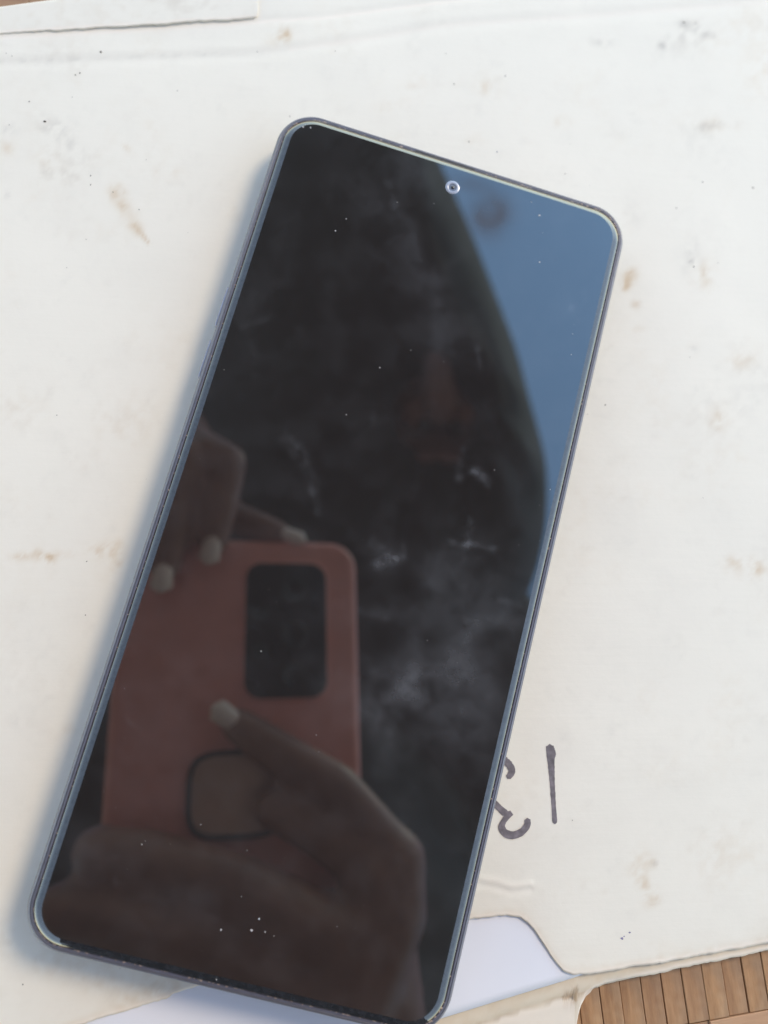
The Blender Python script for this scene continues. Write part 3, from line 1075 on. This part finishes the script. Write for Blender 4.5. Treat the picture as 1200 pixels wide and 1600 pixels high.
# ring holder
r0, r1 = L(293, 1174, 3), L(448, 1308, 3)
rcx, rcy = (r0[0] + r1[0]) / 2, (r0[1] + r1[1]) / 2
hw, hh = abs(r1[0] - r0[0]) / 2, abs(r1[1] - r0[1]) / 2
ringh = empty('ring_holder')
ringh.parent = held
ringh.location = (rcx, rcy, 0)
v, f = [], []
NR, NT = 72, 10
for i in range(NR):
    t = 2 * math.pi * i / NR
    ex = 0.52
    c_, s_ = math.cos(t), math.sin(t)
    bx, by = math.copysign(abs(c_) ** ex, c_) * (hw - .0009), math.copysign(abs(s_) ** ex, s_) * (hh - .0009)
    nl = math.hypot(bx, by)
    for k in range(NT):
        a = 2 * math.pi * k / NT
        v.append((bx + bx / nl * 0.0010 * math.cos(a), by + by / nl * 0.0010 * math.cos(a), -0.0026 + 0.0010 * math.sin(a)))
for i in range(NR):
    for k in range(NT):
        f.append((i * NT + k, ((i + 1) % NR) * NT + k, ((i + 1) % NR) * NT + (k + 1) % NT, i * NT + (k + 1) % NT))
me = pydata(v, f)
fix_normals(me)
obj('ring', me, MAT_RINGBLK, ringh, True)
obj('disc', rounded_box(-hw * 0.97, hw * 0.97, -hh * 0.97, hh * 0.97, hh * 0.62, [(0.0012, -0.0016), (0.0003, -0.0013), (0.0, 0.0003)], 14), MAT_DISC, ringh)

# ------------------------------------------------------------------ the person holding it
person = empty('person', (0.0, -0.42, -0.75))
tag(person, 'person in dark headscarf and charcoal clothes leaning over the table, holding the terracotta phone', 'person')
MM = 0.001


def V(x, y, z):
    return Vector((x * MM, y * MM, z * MM))


_SPH = {}


def sphere_template(seg):
    if seg not in _SPH:
        nv = max(5, seg // 2)
        vs = [(0, 0, 1)]
        for i in range(1, nv):
            th = math.pi * i / nv
            for k in range(seg):
                ph = 2 * math.pi * k / seg
                vs.append((math.sin(th) * math.cos(ph), math.sin(th) * math.sin(ph), math.cos(th)))
        vs.append((0, 0, -1))
        fs = [(0, 1 + k, 1 + (k + 1) % seg) for k in range(seg)]
        for i in range(nv - 2):
            for k in range(seg):
                a, b = 1 + i * seg + k, 1 + i * seg + (k + 1) % seg
                fs += [(a, a + seg, b + seg), (a, b + seg, b)]
        e = len(vs) - 1
        o_ = 1 + (nv - 2) * seg
        fs += [(e, o_ + (k + 1) % seg, o_ + k) for k in range(seg)]
        _SPH[seg] = (np.array(vs), np.array(fs))
    return _SPH[seg]


class Soup:
    """overlapping closed shapes, merged into one skin by remeshed()"""
    def __init__(self):
        self.v, self.f, self.n = [], [], 0

    def add(self, v, f):
        self.v.append(v)
        self.f.append(f + self.n)
        self.n += len(v)

    def mesh(self):
        v, f = np.concatenate(self.v), np.concatenate(self.f)
        me = bpy.data.meshes.new('soup')
        me.from_pydata(v.tolist(), [], f.tolist())
        me.update()
        return me


def chain_bm(sp_, pts, rads, dens=0.35, seg=12):
    tv, tf = sphere_template(seg)
    for i in range(len(pts) - 1):
        a, b = np.array(pts[i]), np.array(pts[i + 1])
        ra, rb = rads[i] * MM, rads[i + 1] * MM
        n = max(2, int(np.linalg.norm(b - a) / (min(ra, rb) * dens)) + 1)
        for k in range(n + 1):
            t = k / n
            sp_.add(tv * (ra + (rb - ra) * t) + a + (b - a) * t, tf)


def ell(sp_, c, rx, ry, rz, rot=None, seg=24):
    tv, tf = sphere_template(seg)
    sp_.add(tv * (np.array([rx, ry, rz]) * MM) + np.array(c), tf)


def remeshed(bm, voxel, smooth=6, factor=0.5):
    me = bm.mesh()
    o = bpy.data.objects.new('tmp', me)
    C.objects.link(o)
    r = o.modifiers.new('r', 'REMESH')
    r.mode = 'VOXEL'
    r.voxel_size = voxel
    if smooth:
        s_ = o.modifiers.new('s', 'SMOOTH')
        s_.factor = factor
        s_.iterations = smooth
    dg = bpy.context.evaluated_depsgraph_get()
    out = bpy.data.meshes.new_from_object(o.evaluated_get(dg))
    bpy.data.objects.remove(o)
    bpy.data.meshes.remove(me)
    return out


def rumple(me, k1, a1, k2, a2):
    n = len(me.vertices)
    co, no = np.empty(n * 3, np.float32), np.empty(n * 3, np.float32)
    me.vertices.foreach_get('co', co)
    me.vertex_normals.foreach_get('vector', no)
    co = co.reshape(-1, 3)
    d_ = np.array([mnoise.noise(Vector(q) * k1) * a1 + mnoise.noise(Vector(q) * k2) * a2 for q in co.tolist()], np.float32)
    me.vertices.foreach_set('co', (co + no.reshape(-1, 3) * d_[:, None]).ravel())
    me.update()


body = Soup()
# right hand on the back of the case
FING_R = [
    [(372, 1133, 7, 6.6), (424, 1168, 10, 7.6), (525, 1232, 15, 8.8), (615, 1345, 15, 10.5)],
    [(425, 1264, 8, 6.8), (480, 1290, 12, 8.0), (560, 1340, 17, 9.2), (612, 1430, 17, 11)],
    [(155, 1332, 9, 9.0), (240, 1345, 11, 9.8), (372, 1388, 16, 10.8), (550, 1480, 17, 12)],
    [(95, 1424, 9, 9.0), (185, 1436, 11, 9.8), (320, 1468, 14, 10.5), (500, 1565, 16, 12)],
]
NAILS = []
mcps = []
for fg in FING_R:
    pts = [K(a, b, c) for a, b, c, _ in fg]
    chain_bm(body, pts, [q[3] for q in fg])
    mcps.append(pts[-1])
    if fg[0][1] < 1200:
        NAILS.append((pts[0], pts[0] - pts[1], fg[0][3]))
wrist_r = K(470, 1760, 14)
chain_bm(body, mcps, [11, 12, 12, 11])
for m in mcps:
    chain_bm(body, [m, wrist_r], [11.5, 17])
chain_bm(body, [mcps[1], mcps[2], wrist_r], [12, 13, 19])
chain_bm(body, [wrist_r, K(605, 1590, 10), K(600, 1420, 0), K(582, 1310, -9), K(540, 1250, -17)], [15, 13, 10.5, 9.5, 8])
# left hand over the top left corner of the case
FING_L = [
    [(334, 842, 6.5, 6.2), (345, 790, 9, 6.9), (357, 722, 9, 7.4)],
    [(258, 884, 6.5, 6.4), (268, 815, 8.5, 7.4), (291, 714, 8, 8.0)],
]
mA, mB = V(-73, 66, 172), V(-86, 54, 168)
for fg, mc in zip(FING_L, (mA, mB)):
    pts = [K(a, b, c) for a, b, c, _ in fg] + [mc]
    chain_bm(body, pts, [q[3] for q in fg] + [10])
    NAILS.append((pts[0], pts[0] - pts[1], fg[0][3]))
mC, mD = V(-64, 74, 184), V(-98, 42, 164)
ic = [K(436, 834, -4), K(400, 822, -6), K(352, 806, -10), V(-50, 52, 178), mC]
chain_bm(body, ic, [5.5, 6.8, 7.6, 8.6, 10])
NAILS.append((ic[0], ic[0] - ic[1], 5.2))
chain_bm(body, [V(-88, -4, 146), V(-88, 14, 146), V(-92, 32, 152), mD], [5.8, 6.6, 7.4, 9])
wrist_l = V(-128, 84, 205)
for m in (mA, mB, mC, mD):
    chain_bm(body, [m, wrist_l], [11, 17])
chain_bm(body, [mC, mA, mB, mD], [11, 11.5, 11, 10])
chain_bm(body, [wrist_l, V(-98, 52, 208), V(-74, 26, 192), V(-56, 4, 181)], [15, 12, 10, 8.5])
# arms, torso, legs
sh_r, sh_l = V(140, -120, 430), V(-175, -120, 440)
el_r, el_l = V(165, -350, 270), V(-290, -130, 200)
pelvis, waist, chest, neck0, neck1 = V(-20, -440, 90), V(-20, -380, 200), V(-15, -240, 350), V(10, -90, 450), V(50, 10, 455)
chain_bm(body, [wrist_r, wrist_r.lerp(el_r, 0.5), el_r, sh_r], [20, 31, 38, 50], 0.3, 16)
chain_bm(body, [wrist_l, wrist_l.lerp(el_l, 0.5), el_l, sh_l], [20, 31, 38, 50], 0.3, 16)
chain_bm(body, [pelvis, waist, chest, neck0], [125, 105, 120, 75], 0.2, 20)
chain_bm(body, [sh_r, neck0, sh_l], [52, 60, 52], 0.25, 16)
HC = V(72, 128, 398)
chain_bm(body, [neck0, neck1, HC + V(0, -40, 25)], [58, 54, 56], 0.25, 16)
for sx in (-1, 1):
    hip = pelvis + V(sx * 85, 0, -20)
    knee = V(10 + sx * 95, -430, -310)
    ank = V(10 + sx * 100, -450, -668)
    chain_bm(body, [hip, knee, ank], [85, 56, 36], 0.25, 16)
    chain_bm(body, [ank, ank + V(0, -20, -45), ank + V(sx * 8, 90, -50), ank + V(sx * 12, 150, -58)], [36, 32, 30, 20], 0.25, 16)
# head, face turned down to the phone: crown towards +Y, chin towards -Y, face towards -Z
ell(body, HC + V(0, 18, 14), 66, 94, 84)
ell(body, HC + V(0, -45, -36), 52, 60, 48)
ell(body, HC + V(0, -84, -56), 30, 24, 26)
ell(body, HC + V(0, 26, -60), 46, 36, 26)
for sx in (-1, 1):
    ell(body, HC + V(sx * 30, -18, -66), 22, 26, 19)
    ell(body, HC + V(sx * 70, -8, 14), 8, 30, 18)
    ell(body, HC + V(sx * 14, -16, -91), 10, 11, 9)
chain_bm(body, [HC + V(0, 30, -88), HC + V(0, 6, -94), HC + V(0, -12, -99)], [9, 10, 13])
ell(body, HC + V(0, -44, -88), 25, 7, 8)
ell(body, HC + V(0, -57, -86), 23, 8, 9)
bme = remeshed(body, 0.0023, 5)
child('body', bme, MAT_SKIN, person, True)
for sx in (-1, 1):
    bm = Soup()
    ell(bm, HC + V(sx * 27, 18, -72), 12, 8, 10)
    e = child('eye', bm.mesh(), MAT_EYE, person, True)
    bm = Soup()
    ell(bm, HC + V(sx * 27, 17, -80), 5, 5, 3)
    o = obj('iris', bm.mesh(), MAT_IRIS, e, True)
bm = Soup()
ell(bm, HC + V(0, -44.5, -91), 23, 6, 7)
ell(bm, HC + V(0, -56, -90), 21, 7, 7.5)
child('lips', bm.mesh(), MAT_LIP, person, True)
for sx in (-1, 1):
    bm = Soup()
    ell(bm, HC + V(sx * 9, -24, -97), 4.5, 4.5, 4)
    child('nostril', bm.mesh(), MAT_IRIS, person, True)


# fingernails: curved plates facing down, longer than the fingertip
def nail_mesh(tip, direction, r):
    dz = Vector(FWD).normalized()
    t = direction.normalized()
    t = (t - dz * t.dot(dz) * 0.8).normalized()
    sxv = t.cross(dz).normalized()
    nz = sxv.cross(t).normalized()
    if nz.dot(dz) < 0:
        nz = -nz
    v, f = [], []
    nl, nw = 9, 9
    for i in range(nl):
        u = i / (nl - 1)
        w = r * 0.60 * (0.80 + 0.30 * u if u < .75 else 1.02 - 0.9 * (u - .75) ** 1.2)
        for k in range(nw):
            q = (k / (nw - 1) - 0.5) * 2
            rnd = (1 - abs(q) ** 3 * 0.30) if u > .9 else 1
            h = r * 0.93 - r * 0.30 * q * q - 0.0007 * (u - .4) ** 2 * 4
            v.append(tip + t * ((-0.10 * r * 1000 + u * 11.5 * rnd) * MM) + sxv * (q * w) + nz * h)
    for i in range(nl - 1):
        for k in range(nw - 1):
            a = i * nw + k
            f.append((a, a + 1, a + nw + 1, a + nw))
    return pydata(v, f)


for tip, dr, r in NAILS:
    o = child('fingernail', nail_mesh(tip, dr, r * MM), MAT_NAIL, person, True)
    m_ = o.modifiers.new('t', 'SOLIDIFY')
    m_.thickness = 0.0006

# clothes
cl = Soup()
chain_bm(cl, [pelvis + V(0, -5, -40), waist, chest, neck0 + V(0, -20, -5)], [150, 128, 142, 92], 0.2, 20)
chain_bm(cl, [sh_r + V(-10, 0, 0), neck0 + V(0, -25, 0), sh_l + V(10, 0, 0)], [66, 72, 66], 0.22, 16)
chain_bm(cl, [sh_r, el_r, el_r.lerp(wrist_r, 0.62)], [58, 50, 44], 0.22, 16)
chain_bm(cl, [sh_l, el_l, el_l.lerp(wrist_l, 0.45)], [66, 50, 42], 0.22, 16)
chain_bm(cl, [sh_l, V(-190, -230, 350), V(-150, -400, 180)], [66, 85, 90], 0.2, 16)  # loose cloth added to keep sky out of the screen's lower left reflection
chain_bm(cl, [sh_r, V(120, -250, 350), V(110, -400, 180)], [60, 72, 80], 0.2, 16)
chain_bm(cl, [V(60, -40, 440), V(112, -30, 425), V(130, -90, 425)], [75, 62, 62], 0.2, 16)  # shoulder lump added to hide sun and sky in the mirrored screen
cme = remeshed(cl, 0.006, 6)
rumple(cme, 22, 0.006, 60, 0.002)
child('top', cme, MAT_DRESS, person, True)
cl = Soup()
for sx in (-1, 1):
    hip = pelvis + V(sx * 80, 0, -30)
    chain_bm(cl, [hip, V(10 + sx * 95, -432, -310), V(10 + sx * 100, -450, -640)], [108, 78, 66], 0.22, 16)
chain_bm(cl, [pelvis + V(-40, 0, 0), pelvis + V(40, 0, 0)], [132, 132], 0.2, 18)
cme = remeshed(cl, 0.008, 6)
rumple(cme, 18, 0.007, 50, 0.002)
child('trousers', cme, MAT_DRESS, person, True)
for sx in (-1, 1):
    cl = Soup()
    a = V(10 + sx * 100, -450, -668)
    chain_bm(cl, [a + V(0, -28, -54), a + V(sx * 8, 80, -54), a + V(sx * 12, 150, -60)], [40, 42, 34], 0.2, 16)
    me = remeshed(cl, 0.005, 4)
    for vv in me.vertices:
        vv.co.z = max(vv.co.z, -0.7485)
    child('shoe', me, MAT_SHOE, person, True)

# headscarf: outline follows the silhouette seen in the screen, wrapped round the skull
SC = [(688, 250), (738, 362), (800, 520), (840, 660), (857, 742), (852, 840), (822, 940), (760, 1020), (650, 1080), (520, 1060), (400, 980), (310, 850), (270, 680), (280, 480), (330, 300), (420, 180), (540, 120), (640, 150)]
ctr = HC + V(-14, 30, 0)
zs_ = 0.385
ol = [refl(a, b, zs_) for a, b in SC]
NS = 96
pts = []
m = len(ol)
for i in range(NS):
    t = i / NS * m
    k = int(t)
    u = t - k
    p0, p1, p2, p3 = (ol[(k + j - 1) % m] for j in range(4))
    pts.append(0.5 * (2 * p1 + (p2 - p0) * u + (2 * p0 - 5 * p1 + 4 * p2 - p3) * u * u + (3 * p1 - p0 - 3 * p2 + p3) * u ** 3))
face_c = HC + V(0, -14, 0)
v, f = [], []
ringsp = [(0.0, 0.330), (0.02, 0.305), (0.10, 0.291), (0.42, 0.290), (0.82, 0.326), (0.93, 0.368), (1.0, 0.388), (0.98, 0.415), (0.92, 0.445), (0.80, 0.475), (0.62, 0.497), (0.40, 0.511), (0.15, 0.518)]
for kk, (s_, z) in enumerate(ringsp):
    for i, p in enumerate(pts):
        ang_ = math.atan2(p.y - face_c.y, p.x - face_c.x)
        inner = face_c + Vector((math.cos(ang_) * 0.024, math.sin(ang_) * (0.026 if math.sin(ang_) > 0 else 0.027), 0))
        kz = (min(z, zs_) + CAM[2] - 2 * Z_SCREEN) / (zs_ + CAM[2] - 2 * Z_SCREEN)
        pz = Vector((CAM[0] + (p.x - CAM[0]) * kz, CAM[1] + (p.y - CAM[1]) * kz, p.z))
        q = (inner if kk < 6 else ctr).lerp(pz, s_)
        fold = 0.0035 * math.sin(ang_ * 9 + z * 60 + 2 * mnoise.noise(Vector((ang_, z * 9, 1)))) * (0.2 if kk in (5, 6, 7) else 1)
        v.append((q.x, q.y, z + fold))
for kk in range(len(ringsp) - 1):
    for i in range(NS):
        j = (i + 1) % NS
        f.append((kk * NS + i, kk * NS + j, (kk + 1) * NS + j, (kk + 1) * NS + i))
f.append(list(range((len(ringsp) - 1) * NS, len(ringsp) * NS)))
me = pydata(v, f)
fix_normals(me)
child('headscarf', me, MAT_SCARF, person, True)
